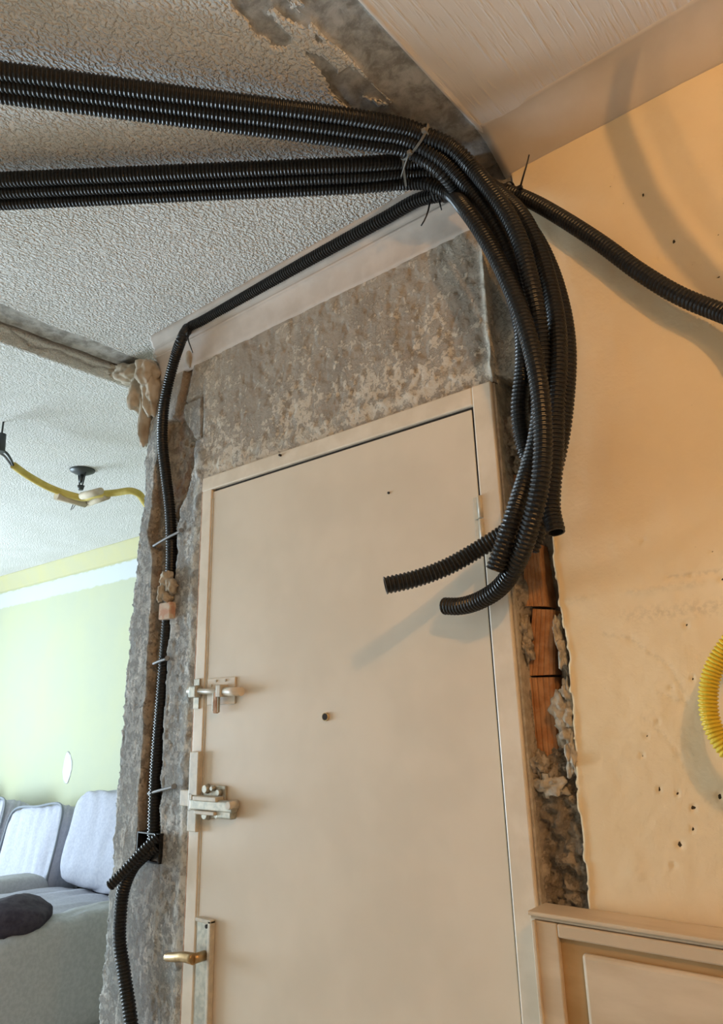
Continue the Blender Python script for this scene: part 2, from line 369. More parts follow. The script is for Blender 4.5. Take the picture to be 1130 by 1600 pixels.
# ------------------------------------------------------------------ the door wall (relief: chases, broken edges, spots)
DX0, DX1, DZ1 = -1.508, -0.620, 2.113      # outer rim of the door frame = opening in the wall
def build_wall():
    fine = 0.0036
    xs = np.concatenate([np.arange(-1.90, -0.02, fine), np.array([0.02, 0.1, 0.3, 0.6, 1.0, 1.5, 1.9, XR])])
    zs = np.concatenate([np.array([0, .2, .4, .55]), np.arange(0.66, CEIL+0.004, fine)])
    # keep the door rim on grid lines
    for v in (DX0, DX1): xs[np.argmin(abs(xs-v))] = v
    zs[np.argmin(abs(zs-DZ1))] = DZ1
    X, Z = np.meshgrid(xs, zs, indexing='ij')
    n1 = fbm(X*9, Z*9, 1, 4); n2 = fbm(X*45, Z*45, 5, 4); n3 = fbm(X*140, Z*140, 9, 3)
    Y = n1*0.0022 + n2*0.0006
    A = {k: np.zeros(X.shape) for k in ('paint', 'grey', 'foot', 'rim', 'chase', 'clay', 'pit_shade', 'smear')}
    # ---- cream painted wall right of the chase
    edge = -0.541 + 0.006*fbm(Z*11, Z*0+3, 3, 4) + 0.004*fbm(Z*60, Z*0+7, 4, 3)
    edge = edge + 0.010*sst(1.70, 1.60, Z)*sst(1.45, 1.55, Z)
    A['paint'] = sst(-0.001, 0.003, X-edge)
    # ---- grey left pier
    A['grey'] = sst(-1.50, -1.54, X+0.03*n1)*sst(2.50, 2.30, Z+0.05*n1)
    # ---- bare plaster over the door lies a touch lower than the rim over the frame
    over = (X < -0.62) & (X > -1.62)
    ridge = np.exp(-((Z-2.150-0.012*fbm(X*12, X*0, 6, 3))/0.016)**2)*(Z > DZ1)*over
    Y -= 0.006*ridge*(0.6+0.8*np.abs(n2)); A['rim'] = np.maximum(A['rim'], 0.75*ridge*sst(-.3, .3, n2))
    Y += over*0.002*sst(0, .4, n2)
    # white broken ridge beside the partition footprint
    xr = -0.622 + 0.004*fbm(Z*14, Z*0+1, 8, 3)
    rr = np.exp(-((X-xr)/0.007)**2)*(Z > 2.10)*(Z < 2.50)
    Y -= 0.009*rr*(0.7+0.6*n2); A['rim'] = np.maximum(A['rim'], rr)
    # rough rim left of the door frame
    lr = np.exp(-((X+1.535-0.008*fbm(Z*9, Z*0+2, 12, 4))/0.016)**2)*(Z < 2.2)
    Y -= 0.005*lr*(0.5+1.0*np.abs(n2)); A['rim'] = np.maximum(A['rim'], lr*sst(-.25, .25, n2)*.8)
    # ---- partition footprint (upper part of the right chase), shallow and smooth
    inx = sst(-0.003, 0.001, X-(-0.617+0.003*n2))*sst(0.002, -0.002, X-edge)
    topz = 2.125 + (X+0.617)*(-0.55)
    up = inx*(Z > topz)
    Y = Y*(1-up) + up*(0.007+0.001*n1); A['foot'] = np.maximum(A['foot'], up)
    warmpatch = up*sst(2.26, 2.20, Z)*sst(-.2, .4, n1+.4); A['foot'] -= .6*warmpatch*sst(.0, .4, n2); A['rim'] = np.maximum(A['rim'], .35*warmpatch)
    # ---- deep right chase
    lo = inx*(Z <= topz)
    depth = np.interp(Z, [0, 1.20, 1.30, 1.36, 1.40, 1.45, 1.50, 1.72, 1.80, 1.84, 1.98, 2.045, 2.055, 2.2],
                         [.02, .02, .016, .012, .010, .030, .062, .062, .055, .038, .034, .03, .11, .11])
    lump = fbm(X*34, Z*34, 21, 4); lump2 = fbm(X*80, Z*80, 23, 3)
    rough = np.interp(Z, [0, 1.45, 1.5, 1.8, 1.84, 2.04, 2.05], [1, 1, .35, .35, 1, 1, .1])
    lump3 = fbm(X*150, Z*150, 25, 2)
    yd = depth + rough*(0.020*(1-2.2*np.abs(lump))*.8 - .004 + 0.010*lump2 + .004*lump3)
    # loose mortar against the painted edge
    tong = np.exp(-((Z-1.575)/0.075)**2)*sst(-.585, -.548, X+0.012*lump)
    yd = yd - tong*(0.048+0.014*lump+0.008*lump2)
    tong2 = np.exp(-((Z-1.70)/0.05)**2)*sst(-.588, -.606, X+0.010*lump)
    yd = yd - tong2*(0.045+0.016*lump)
    yd = np.maximum(yd, 0.001)
    Y = Y*(1-lo) + lo*yd
    A['chase'] = np.maximum(A['chase'], lo); 
    A['rim'] = np.maximum(A['rim'], lo*tong*.5)
    A['clay'] = np.maximum(A['clay'], lo*sst(1.80, 1.83, Z)*sst(1.90, 1.86, Z)*sst(.0, .3, lump))
    # pale plaster lip of the painted edge
    lip = np.exp(-((X-edge-0.004)/0.0045)**2)*(Z < 2.52); Y -= lip*0.0025*(1+n2); 
    # ---- left chase with the pit and the diagonal groove above it
    def P2(pts): 
        q = [onY(px, py, 0.0) for px, py in pts]; q.sort(key=lambda v: v[2]); return np.array(q)
    Lp = P2([(256, 655), (252, 690), (243, 740), (240, 790), (233, 830), (238, 870), (239, 900), (236, 960), (230, 1060), (225, 1160), (218, 1240), (216, 1300)])
    Rp = P2([(287, 655), (296, 672), (304, 690), (303, 735), (290, 775), (279, 800), (276, 850), (272, 900), (266, 960), (258, 1060), (252, 1160), (251, 1240), (250, 1300)])
    jag = 0.008*fbm(Z*26, Z*0+5, 31, 4)
    xl = np.interp(Z, Lp[:, 2], Lp[:, 0]) + jag; xr2 = np.interp(Z, Rp[:, 2], Rp[:, 0]) + 0.009*fbm(Z*30, Z*0+11, 33, 4)
    zt, zb = max(Lp[-1, 2], Rp[-1, 2])-0.005, 1.20
    lc = sst(-.004, .002, X-xl)*sst(.002, -.004, X-xr2)*sst(zt+.012*n2, zt-.02+.012*n2, Z)*sst(zb-.02, zb, Z)
    yl = 0.026 + 0.006*n1 + 0.010*lump*.6 + 0.003*lump2
    Y = Y*(1-lc)+lc*yl; A['chase'] = np.maximum(A['chase'], lc); A['grey'] *= (1-lc)
    A['clay'] = np.maximum(A['clay'], lc*.7*sst(-.1, .25, fbm(X*7, Z*16, 41, 3)))
    ga, gb = onY(297, 566), onY(268, 700)
    t = np.clip(((X-ga[0])*(gb[0]-ga[0])+(Z-ga[2])*(gb[2]-ga[2]))/((gb[0]-ga[0])**2+(gb[2]-ga[2])**2), 0, 1)
    dist = np.hypot(X-ga[0]-t*(gb[0]-ga[0]), Z-ga[2]-t*(gb[2]-ga[2]))+0.004*n2
    gv = sst(.021, .016, dist); Y = Y*(1-gv)+gv*np.maximum(Y, 0.016+0.006*n1); A['chase'] = np.maximum(A['chase'], gv*.9); A['clay'] = np.maximum(A['clay'], gv*.45)
    # cracked square patch beside the groove
    for a, b in (((285, 632), (316, 617)), ((316, 617), (315, 680)), ((315, 682), (288, 693))):
        a = onY(*a); b = onY(*b)
        t = np.clip(((X-a[0])*(b[0]-a[0])+(Z-a[2])*(b[2]-a[2]))/((b[0]-a[0])**2+(b[2]-a[2])**2), 0, 1)
        c = sst(.0055, .002, np.hypot(X-a[0]-t*(b[0]-a[0]), Z-a[2]-t*(b[2]-a[2]))+.0015*n2)
        Y += c*.008; A['chase'] = np.maximum(A['chase'], c*.8)
    # ---- paint: joint ridge, smear, scratches, pits with their shade in the colour
    zz = 1.675+0.010*fbm(X*5, X*0, 51, 3)
    rg = np.exp(-((Z-zz)/.006)**2)*A['paint']*sst(-.2, .2, fbm(X*22, Z*6, 52, 3)+.25)
    Y -= rg*.002; A['smear'] = np.maximum(A['smear'], .35*rg)
    A['smear'] = np.maximum(A['smear'], A['paint']*np.exp(-((Z-1.640)/.012)**2)*sst(-.46, -.40, X)*.55)
    A['smear'] = np.maximum(A['smear'], A['paint']*np.exp(-((Z-1.755)/.010)**2)*sst(-.42, -.36, X)*sst(-.1, .3, n1)*.8)
    def stroke(pts, wd, dep, sm):
        nonlocal Y
        Q = [onY(*p) for p in pts]
        for a, b in zip(Q[:-1], Q[1:]):
            t = np.clip(((X-a[0])*(b[0]-a[0])+(Z-a[2])*(b[2]-a[2]))/((b[0]-a[0])**2+(b[2]-a[2])**2), 0, 1)
            c = sst(wd, wd*.3, np.hypot(X-a[0]-t*(b[0]-a[0]), Z-a[2]-t*(b[2]-a[2])))
            A['smear'][:] = np.maximum(A['smear'], c*sm); Y = Y+c*dep
    stroke([(943, 990), (985, 998), (1015, 1018), (1045, 1040), (1062, 1068), (1072, 1098), (1050, 1092), (1030, 1082)], .005, .0004, .42)
    stroke([(1005, 1122), (1035, 1145), (1055, 1170), (1068, 1198)], .0035, .0004, .42)
    stroke([(1043, 902), (1080, 898), (1127, 892)], .004, .0015, .5)
    for px, py, r in [(1005, 304, 6), (1053, 377, 7), (1083, 1262, 7), (1072, 977, 4), (1082, 1060, 4), (1124, 1245, 7), (1062, 1320, 8), (1058, 1240, 4), (1030, 1233, 5), (1082, 1295, 5),
                      (954, 290, 3), (958, 279, 3), (1123, 365, 4), (1083, 413, 4), (1122, 433, 5), (1038, 404, 3), (1057, 413, 3), (1005, 845, 3), (1112, 862, 3), (1128, 905, 4), (1003, 1180, 4), (1028, 1128, 3),
                      (917, 225, 2), (974, 317, 2), (1097, 258, 2), (1116, 507, 3), (1027, 405, 3), (1103, 482, 3), (1048, 1075, 3), (1052, 1352, 4), (1010, 1150, 3)]:
        p = onY(px, py); rad = r*.00040
        d = np.hypot(X-p[0], (Z-p[2])*.9)
        A['pit_shade'] = np.maximum(A['pit_shade'], sst(rad+.0022, rad-.0016, d)); Y += .003*sst(rad+.003, 0, d)
    # ---- ragged left end of the wall
    E_ = P2([(238, 560), (240, 600), (235, 660), (226, 720), (225, 780), (217, 840), (210, 900), (205, 960), (199, 1020), (193, 1100), (188, 1170), (182, 1240), (177, 1320), (170, 1400), (163, 1490), (155, 1600)])
    xe = np.interp(Z, E_[:, 2], E_[:, 0]) + 0.010*fbm(Z*24, Z*0+3, 61, 4) + 0.007*fbm(Z*70, Z*0+9, 63, 3)
    lipL = np.exp(-((X-xe-.006)/.012)**2); Y += lipL*0.006*np.abs(n2); A['rim'] = np.maximum(A['rim'], lipL*.35*sst(-.1, .4, n2))
    out = X < xe
    Y = np.where(out, 0.14, Y)
    Xp = np.where(out, np.maximum(X, xe-.0045), X)
    pos = np.stack([Xp, Y, Z], -1)
    keep = np.ones((len(xs)-1, len(zs)-1), bool)
    xc = (xs[1:]+xs[:-1])/2; zc = (zs[1:]+zs[:-1])/2
    keep &= ~(((xc > DX0) & (xc < DX1))[:, None] & (zc < DZ1)[None, :])
    allout = out[:-1, :-1] & out[1:, :-1] & out[1:, 1:] & out[:-1, 1:]
    keep &= ~allout
    return grid_mesh(xs, zs, pos, keep, A)
wall = tag(link('wall_front', build_wall(), M_['wall']), 'stripped and chased plaster wall around the cream door', None, kind='structure')

def plain(name, verts, mt, label):
    o = link(name, mesh(verts, [(0, 1, 2, 3)]), mt); return tag(o, label, kind='structure')
def slab(name, x0, x1, y0, y1, z0, z1, mt, label):
    o = MB().box(x0, x1, y0, y1, z0, z1).build(name, mt); return tag(o, label, kind='structure')
# masonry core behind the relief (keeps light out), pieces round the door opening
core = MB()
core.box(-1.70, DX0-.03, .125, .24, 0, CEIL); core.box(DX0-.03, DX1+.03, .125, .24, DZ1+.03, CEIL); core.box(DX1+.03, XR, .125, .24, 0, CEIL); core.box(DX0-.03, DX1+.03, .16, .24, 0, DZ1+.03)
o = core.build('wall_core', M_['mortar']); tag(o, 'rough masonry core behind the plaster', kind='structure')
slab('wall_back', XL-.1, -1.58, YF, YF+.1, 0, CEIL2+.15, M_['yellow_wall'], 'pale yellow wall with a whitish band at the end of the far room')
slab('wall_side', -1.70, -1.58, .24, YF, 0, CEIL2+.15, M_['room'], 'return wall of the far room behind the door wall')
slab('wall_right', XR, XR+.1, YB, .24, 0, CEIL+.15, M_['room'], 'cream side wall on the right')
slab('floor', XL-.1, XR+.1, YB-.1, YF+.1, -.1, 0, M_['floor'], 'floor of both rooms')
# left and rear walls with window openings
b = MB(); wy0, wy1, wz0, wz1 = -2.55, -.15, .08, 2.32
b.box(XL-.12, XL, YB, wy0, 0, CEIL2+.1); b.box(XL-.12, XL, wy1, YF, 0, CEIL2+.1); b.box(XL-.12, XL, wy0, wy1, 0, wz0); b.box(XL-.12, XL, wy0, wy1, wz1, CEIL2+.1)
tag(b.build('wall_left', M_['room']), 'wall with the window of the far room', kind='structure')
slab('wall_rear', XL, XR, YB-.1, YB, 0, CEIL2+.15, M_['room'], 'cream wall behind the camera')
def window(name, horiz, a0, a1, z0, z1, c, label):
    e = empty(name, ((a0+a1)/2, c, z0) if horiz else (c, (a0+a1)/2, z0)); tag(e, label, kind='structure')
    def bb(nm, u0, u1, v0, v1, t, m):
        k = MB()
        if horiz: k.box(u0, u1, c-t, c+t, v0, v1)
        else: k.box(c-t, c+t, u0, u1, v0, v1)
        return k.build(nm, m, e)
    mid = (a0+a1)/2
    bb('window_frame', a0, a0+.05, z0, z1, .03, M_['white']); bb('window_frame', a1-.05, a1, z0, z1, .03, M_['white'])
    bb('window_frame', a0+.05, a1-.05, z0, z0+.05, .03, M_['white']); bb('window_frame', a0+.05, a1-.05, z1-.05, z1, .03, M_['white'])
    bb('mullion', mid-.025, mid+.025, z0+.05, z1-.05, .03, M_['white'])
    bb('pane', a0+.05, mid-.025, z0+.05, z1-.05, .003, M_['glass']); bb('pane', mid+.025, a1-.05, z0+.05, z1-.05, .003, M_['glass'])
window('window_1', False, wy0, wy1, wz0, wz1, XL-.06, 'wide window that lights the far room')

# ------------------------------------------------------------------ ceiling (relief: partition strips, peeled paint, step)
def build_ceiling():
    fine = 0.0045
    xs = np.concatenate([np.arange(XL-.05, -2.35, .25), np.arange(-2.30, 0.30, fine), np.array([.4, .7, 1.2, 1.8, XR+.05])])
    ys = np.concatenate([np.array([YB-.05, -2.5, -1.9, -1.4, -1.1]), np.arange(-1.0, .10, fine), np.array([.2, .5, .9, 1.2, YF+.05])])
    X, Yy = np.meshgrid(xs, ys, indexing='ij')
    n1 = fbm(X*8, Yy*8, 71, 4); n2 = fbm(X*40, Yy*40, 73, 4)
    Zc = np.full(X.shape, CEIL) + .0012*n1
    A = {k: np.zeros(X.shape) for k in ('bare', 'smooth', 'lip', 'crack')}
    A['smooth'] = sst(-.60, -.585, X)
    # right strip: concrete where the partition met the ceiling
    xr = -.556+.0025*fbm(Yy*9, Yy*0, 75, 3); xl = -.640+.012*fbm(Yy*7, Yy*0+4, 77, 4)
    strip = sst(-.006, .006, X-xl)*sst(.0015, -.0015, X-xr)
    bare = strip.copy()
    def blob(pix):
        p = [tuple(onZ(px, py, CEIL)[:2]) for px, py in pix]
        return in_poly(X+.003*n2, Yy+.003*fbm(X*60, Yy*60, 79, 3), p)
    for pix in ([(358, -6), (372, 18), (392, 40), (398, 55), (418, 60), (428, 72), (447, 73), (457, 62), (446, 48), (432, 36), (425, 25), (410, 20), (425, 12), (440, 25), (466, 38), (480, 45), (484, 36), (476, 26), (455, 14), (440, -6)],
                [(478, 82), (490, 98), (505, 118), (514, 132), (518, 142), (532, 158), (545, 172), (560, 178), (600, 186), (640, 192), (650, 180), (622, 168), (604, 158), (590, 142), (570, 122), (555, 110), (545, 106), (530, 116), (522, 106), (505, 92), (492, 84)],
                [(492, 56), (500, 60), (506, 66), (498, 68), (492, 62)]):
        bare = np.maximum(bare, blob(pix).astype(float))
    for pix in ([(455, -6), (472, 6), (476, 14), (458, 8)], [(565, 150), (590, 155), (612, 168), (590, 165)]):
        bare = np.where(blob(pix), 0, bare)
    A['bare'] = bare
    Zc = Zc + .0035*bare
    burr = np.exp(-((X-xr-.003)/.003)**2)*(Yy < .0); Zc = Zc-.004*burr*(.6+.8*np.abs(n2))
    # left strip and the lower ceiling of the far room
    xa = -1.888+.010*fbm(Yy*7, Yy*0, 81, 3); xb = -1.985+.006*fbm(Yy*9, Yy*0+2, 83, 4); xc = -2.035+.005*fbm(Yy*12, Yy*0+2, 85, 3)
    A['bare'] = np.maximum(A['bare'], sst(.004, -.004, X-xa)*sst(-.004, .004, X-xb)*(Yy < .05))
    Zc = Zc + .004*A['bare']*n2*.5
    step = sst(.004, -.012, X-xb)
    face = sst(.004, -.004, X-xb)*sst(-.004, .004, X-xc)
    far = sst(.002, -.006, X-xc)
    zf = CEIL-.010*sst(.004, -.002, X-xb)-(CEIL-LIP-.010)*sst(xb-.010, xc+.004, X)
    zf = np.where(X < xc-.012, CEIL2, zf)
    Zc = np.where(X < xb+.004, zf, Zc)
    A['lip'] = face
    cr = np.exp(-((X-xb-.003)/.0040)**2)*sst(-.4, .1, fbm(Yy*8, X*0, 87, 3)+.2)*(Yy < .06)
    A['crack'] = cr; Zc = Zc+.012*cr
    cr2 = np.exp(-((X-xb+.030-.05*np.abs(fbm(Yy*6, Yy*0+8, 89, 3)))/.0035)**2)*face*.55; A['crack'] = np.maximum(A['crack'], cr2); Zc = Zc+.004*cr2
    pos = np.stack([X, Yy, Zc], -1)
    keep = np.ones((len(xs)-1, len(ys)-1), bool)
    xm = (xs[1:]+xs[:-1])/2; ym = (ys[1:]+ys[:-1])/2
    keep &= ~((xm > -1.66)[:, None] & (ym > .13)[None, :])
    return grid_mesh(xs, ys, pos, keep, A, flip=True)
ceil = tag(link('ceiling', build_ceiling(), M_['ceiling']), 'stippled white ceiling with bare strips of pulled-down partitions', kind='structure')
slab('ceiling_slab', XL-.1, XR+.1, YB-.1, YF+.1, CEIL2+.02, CEIL2+.15, M_['mortar'], 'floor slab above the ceiling')

def sweep(name, prof, x0, x1, mt, label, seed, wob=.0012, n=140, taper=None):
    xs = np.linspace(x0, x1, n); V = []; F = []
    for i, x in enumerate(xs):
        for j, (y, z) in enumerate(prof):
            d = wob*fbm(np.array(x*14), np.array(j*.35), seed, 3)
            V.append((x, y+float(d), z+float(d)*.6))
    m = len(prof)
    for i in range(n-1):
        for j in range(m-1):
            F.append((i*m+j, i*m+j+1, (i+1)*m+j+1, (i+1)*m+j))
    F.append(tuple(range(m))); F.append(tuple(range((n-1)*m, n*m))[::-1])
    me = mesh(V, F); bm = bmesh.new(); bm.from_mesh(me); bmesh.ops.recalc_face_normals(bm, faces=bm.faces[:]); bm.to_mesh(me); bm.free()
    o = link(name, me, mt); me.polygons.foreach_set('use_smooth', [len(p.vertices) == 4 for p in me.polygons])
    return tag(o, label, kind='structure')
cv = [(-.004-.018*(1-math.cos(a))*1.0-.004*a, 2.486+.058*math.sin(a)**.9) for a in np.linspace(0.02, math.pi/2, 8)]
prof = [(.01, 2.474), (-.002, 2.477), (-.004, 2.483)]+cv+[(-.026, 2.549), (-.024, 2.553), (-.032, 2.556), (-.035, 2.568), (-.033, 2.572), (-.040, 2.576), (-.044, 2.590), (-.049, 2.594), (-.050, 2.616), (.01, 2.616)]
sweep('trim_1', prof, -1.735, -.628, M_['cornice'], 'white moulded plaster cornice over the door', 5)
prof = [(.01, 2.560), (-.002, 2.562)]+[(-.004-.106*t, 2.5630+.0465*math.sin(t*math.pi/2)) for t in np.linspace(0, 1, 14)]+[(-.116, 2.618), (.01, 2.618)]
sweep('trim_2', prof, -.556, XR, M_['cove'], 'smooth cream cove along the painted wall', 6, .0008)
prof = [(YF+.01, CEIL2-.125), (YF-.012, CEIL2-.123), (YF-.02, CEIL2-.11), (YF-.05, CEIL2-.05), (YF-.075, CEIL2-.013), (YF-.08, CEIL2+.01), (YF+.01, CEIL2+.01)]
M_['ycornice'] = grainy('yellow_cornice_paint', (0.46, 0.43, 0.24), (0.44, 0.42, 0.26), 0.8, 6, .1)
sweep('trim_3', prof, XL, -1.70, M_['ycornice'], 'yellow cornice at the top of the far wall', 7, .001, 60)
# trampled tan plaster where the left strip runs into the wall end
def lump(name, cx, cy, cz, sx, sy, sz, mt, parent=None, seed=1, sub=3, amp=.35, freq=2.0):
    bm = bmesh.new(); bmesh.ops.create_icosphere(bm, subdivisions=sub, radius=1)
    for v in bm.verts:
        c = v.co.copy(); q = c*freq*.6+Vector((seed*3.17, seed*1.31, seed*2.2))
        d = 1+amp*(noise.fractal(q, .8, 2.2, 5)*.9)
        v.co = Vector((cx+c.x*d*sx, cy+c.y*d*sy, cz+c.z*d*sz))
    me = bpy.data.meshes.new(name); bm.to_mesh(me); bm.free()
    return link(name, me, mt, parent, True)
for px, py, yy, sx, sy, sz, sd_ in ((232, 583, -.02, .040, .040, .050, 3), (238, 610, -.008, .030, .030, .075, 4), (222, 610, .01, .035, .040, .075, 5), (231, 650, .01, .022, .030, .095, 6), (205, 585, .02, .050, .050, .030, 8), (184, 576, .02, .055, .050, .018, 9)):
    p = onY(px, py, yy); lump('plaster_lump', p[0], yy, min(p[2], 2.60), sx, sy, sz, M_['tan_plaster'], wall, sd_, 4, .45)
p = onY(297, 562, .0); lump('plaster_lump', p[0], .0, p[2]+.01, .018, .012, .035, M_['tan_plaster'], wall, 9, 3, .2)

# ------------------------------------------------------------------ bricks and mortar in the right chase
def brick(pl, y0=.012, dep=.06, ribs=5):
    """clay brick face with vertical grooves, from its four corners on the wall (tl, tr, br, bl)"""
    q = [onY(px, py, y0) for px, py in pl]
    V = []; F = []; cols = ribs*4+1
    for j, (a, b2) in enumerate(((q[3], q[2]), (q[0], q[1]))):
        for i in range(cols):
            t = i/(cols-1); p_ = a*(1-t)+b2*t
            gy = .0 if (i % 4) in (1, 2, 3) else .0016
            if i in (0, cols-1): gy = .004
            V.append((p_[0], y0+gy, p_[2]))
    for j, (a, b2) in enumerate(((q[3], q[2]), (q[0], q[1]))):
        V.append((a[0], y0+dep, a[2])); V.append((b2[0], y0+dep, b2[2]))
    for i in range(cols-1): F.append((i, i+1, cols+i+1, cols+i))
    k = 2*cols
    F.append(tuple([k, k+1]+[i for i in range(cols-1, -1, -1)]))
    F.append(tuple([cols+i for i in range(cols)]+[k+3, k+2]))
    F.append((0, cols, k+2, k)); F.append((cols-1, k+1, k+3, 2*cols-1)); F.append((k, k+2, k+3, k+1))
    me = mesh(V, F); bm = bmesh.new(); bm.from_mesh(me); bmesh.ops.recalc_face_normals(bm, faces=bm.faces[:]); bm.to_mesh(me); bm.free()
    return link('brick', me, M_['brick'], wall)
brick([(815, 852), (842, 850), (853, 947), (820, 947)], .022)
brick([(831, 951), (866, 953), (866, 1054), (822, 1056)], .026)
brick([(821, 1059), (865, 1058), (876, 1205), (834, 1205)], .024)
brick([(797, 742), (826, 742), (832, 780), (801, 780)], .03)
sd = 20
for px, py, sx, sz, yy, mk in [(886, 1085, .012, .022, .010, 'plaster_bit'), (880, 1115, .018, .026, .008, 'plaster_bit'), (884, 1145, .016, .022, .010, 'plaster_bit'), (893, 1180, .012, .030, .004, 'plaster_bit'),
                               (858, 1228, .026, .016, .004, 'plaster_bit'), 
                               (818, 985, .010, .024, .012, 'mortar'), (822, 1015, .010, .018, .012, 'mortar'),
                               (842, 1195, .012, .018, .006, 'mortar'), (800, 665, .016, .020, .024, 'mortar'), (806, 695, .016, .018, .024, 'mortar'), (812, 725, .014, .016, .026, 'mortar'), (871, 985, .006, .025, .010, 'plaster_bit'), (878, 1020, .007, .02, .006, 'plaster_bit')]:
    sd += 1; p = onY(px, py, yy)
    lump('mortar_lump', p[0], yy+.006, p[2], sx, .014, sz, M_[mk], wall, sd, 4, .75, 2.6)

# ------------------------------------------------------------------ door with its frame and hardware
GX0, GX1, GZ = -1.463, -0.670, 2.0705      # leaf
door = empty('door_1', ((GX0+GX1)/2, 0, 0)); tag(door, 'cream painted flush entrance door in a cream frame', kind='structure')
fb = MB(); fb.box(DX1-.0475, DX1-.004, -.013, .10, 0, DZ1, .003); fb.build('frame_jamb', M_['frame'], door)
fb = MB(); fb.box(DX0+.006, GX0-.001, -.010, .10, 0, DZ1, .003); fb.build('frame_jamb', M_['frame'], door)
fb = MB(); fb.box(DX0+.006, DX1-.0475, -.012, .10, GZ+.004, DZ1, .003); fb.build('frame_head', M_['frame'], door)
fb = MB(); fb.box(DX0-.001, DX0+.005, -.007, .09, 0, DZ1-.003, .001); fb.build('frame_edge', M_['edge_red'], door)
fb = MB(); fb.box(DX1-.0035, DX1+.0015, -.006, .10, 0, DZ1-.004, .001); fb.build('frame_edge', M_['plaster_bit'], door)
fb = MB(); fb.box(GX0, GX1-.001, -.006, .034, .006, GZ-.002, .001); leaf = fb.build('leaf', M_['door'], door)
for v_ in leaf.data.vertices:          # the leaf hangs slightly out of true: the gap widens upwards
    if v_.co.x > -1.0: v_.co.x -= .0032*v_.co.z - .0025
fb = MB(); fb.box(GX1-.012, GX1+.004, -.0035, .04, .01, GZ+.003); fb.build('gap_shade_strip', M_['dark'], door)  # dark strip standing in for the shade inside the side gap
fb = MB(); fb.box(GX0+.008, GX1-.012, -.0035, .04, GZ-.008, GZ+.003); fb.build('gap_shade_strip', M_['dark'], door)  # same dark strip for the shade in the top gap
fb = MB(); fb.box(GX0-.004, GX0+.004, -.0075, .0, .01, GZ-.02, .001); fb.build('edge_bead', M_['enamel_metal'], door)
fb = MB(); fb.box(GX0, GX1+.01, .040, .10, 0, GZ+.01); fb.build('dark_backing', M_['dark'], door)  # dark sheet added behind the leaf so the gaps read as shaded
def hdw(name, mt): return MB(), name, mt
# peephole and a small nail hole
p = onY(509, 1120, -.008); e = MB(); e.cyl((p[0], -.002, p[2]), (p[0], -.0105, p[2]), .0085, n=20); ring = e.build('peephole', M_['brass'], door)
e = MB(); e.cyl((p[0], -.004, p[2]), (p[0], -.0112, p[2]), .0068, n=18); e.build('lens', M_['dark'], ring)
p = onY(607, 770, -.008); e = MB(); e.cyl((p[0], -.002, p[2]), (p[0], -.0086, p[2]), .0026, n=10); e.build('nail_hole', M_['dark'], door)
p = onY(440, 712, -.01); e = MB(); e.cyl((p[0], -.002, p[2]), (p[0], -.018, p[2]), .003, n=8); e.build('nail', M_['dark'], door)
# hinge: two knuckles on the right gap
for z0, z1 in ((1.845, 1.888), (1.797, 1.843)):
    e = MB(); e.cyl((GX1+.002, -.012, z0), (GX1+.002, -.012, z1), .0055, n=12); e.box(GX1-.014, GX1+.002, -.0105, -.006, z0, z1, .0008); e.build('hinge_knuckle', M_['enamel_metal'], door)
# barrel bolt
bz = 1.566
e = MB(); e.box(-1.452, -1.352, -.0105, -.006, bz-.032, bz+.028, .0012); pl = tag(e.build('barrel_bolt', M_['door'], door), 'painted-over sliding barrel bolt')
e = MB(); e.cyl((-1.512, -.020, bz+.002), (-1.330, -.020, bz-.006), .0065, n=14); e.build('bolt_bar', M_['enamel_metal'], pl)
e = MB(); e.cyl((-1.376, -.020, bz-.004), (-1.318, -.020, bz-.0065), .0098, n=14); e.build('bolt_barrel', M_['frame'], pl)
e = MB(); e.box(-1.396, -1.378, -.032, -.008, bz-.016, bz+.012, .003); e.build('bolt_guide', M_['enamel_metal'], pl)
e = MB(); e.box(-1.499, -1.470, -.031, -.010, bz-.014, bz+.014, .004); e.box(-1.499, -1.478, -.014, -.009, bz-.040, bz+.030, .001); e.build('bolt_keeper', M_['worn_metal'], pl)
e = MB(); e.box(-1.410, -1.397, -.026, -.018, bz-.052, bz-.004, .002, Matrix.Rotation(0, 4, 'Y')); e.build('bolt_lever', M_['edge_red'], pl)
e = MB(); e.box(-1.4145, -1.4105, -.025, -.018, bz-.046, bz-.004, .001); e.box(-1.397, -1.3935, -.025, -.018, bz-.050, bz-.004, .001); e.build('bolt_lever_rim', M_['worn_metal'], pl)
for sx, sz in ((-1.419, .022), (-1.385, .022), (-1.436, .012), (-1.488, -.030)):
    e = MB(); e.cyl((sx, -.009, bz+sz), (sx, -.0135, bz+sz), .0034, .0026, n=10); e.build('screw', M_['enamel_metal'], pl)
# rim latch
lz = 1.318
e = MB(); e.box(-1.452, -1.374, -.012, -.006, lz-.028, lz+.040, .002); pl = tag(e.build('rim_latch', M_['worn_metal'], door), 'worn steel surface latch with painted keeper')
e = MB(); e.box(-1.496, -1.464, -.020, -.008, 1.335, 1.430, .002); e.box(-1.496, -1.464, -.020, -.008, 1.258, 1.305, .002); e.box(-1.496, -1.482, -.020, -.008, 1.30, 1.34, .002); e.build('latch_keeper', M_['enamel_metal'], pl)
e = MB(); e.box(-1.532, -1.496, -.016, -.004, 1.310, 1.345, .002); e.build('latch_keeper_tab', M_['enamel_metal'], pl)
e = MB(); e.box(-1.478, -1.330, -.030, -.011, lz-.012, lz+.010, .003); e.build('latch_bolt', M_['worn_metal'], pl)
e = MB(); e.box(-1.462, -1.380, -.034, -.010, lz+.008, lz+.018, .002); e.box(-1.455, -1.385, -.034, -.010, lz-.020, lz-.012, .002); e.build('latch_rail', M_['enamel_metal'], pl)
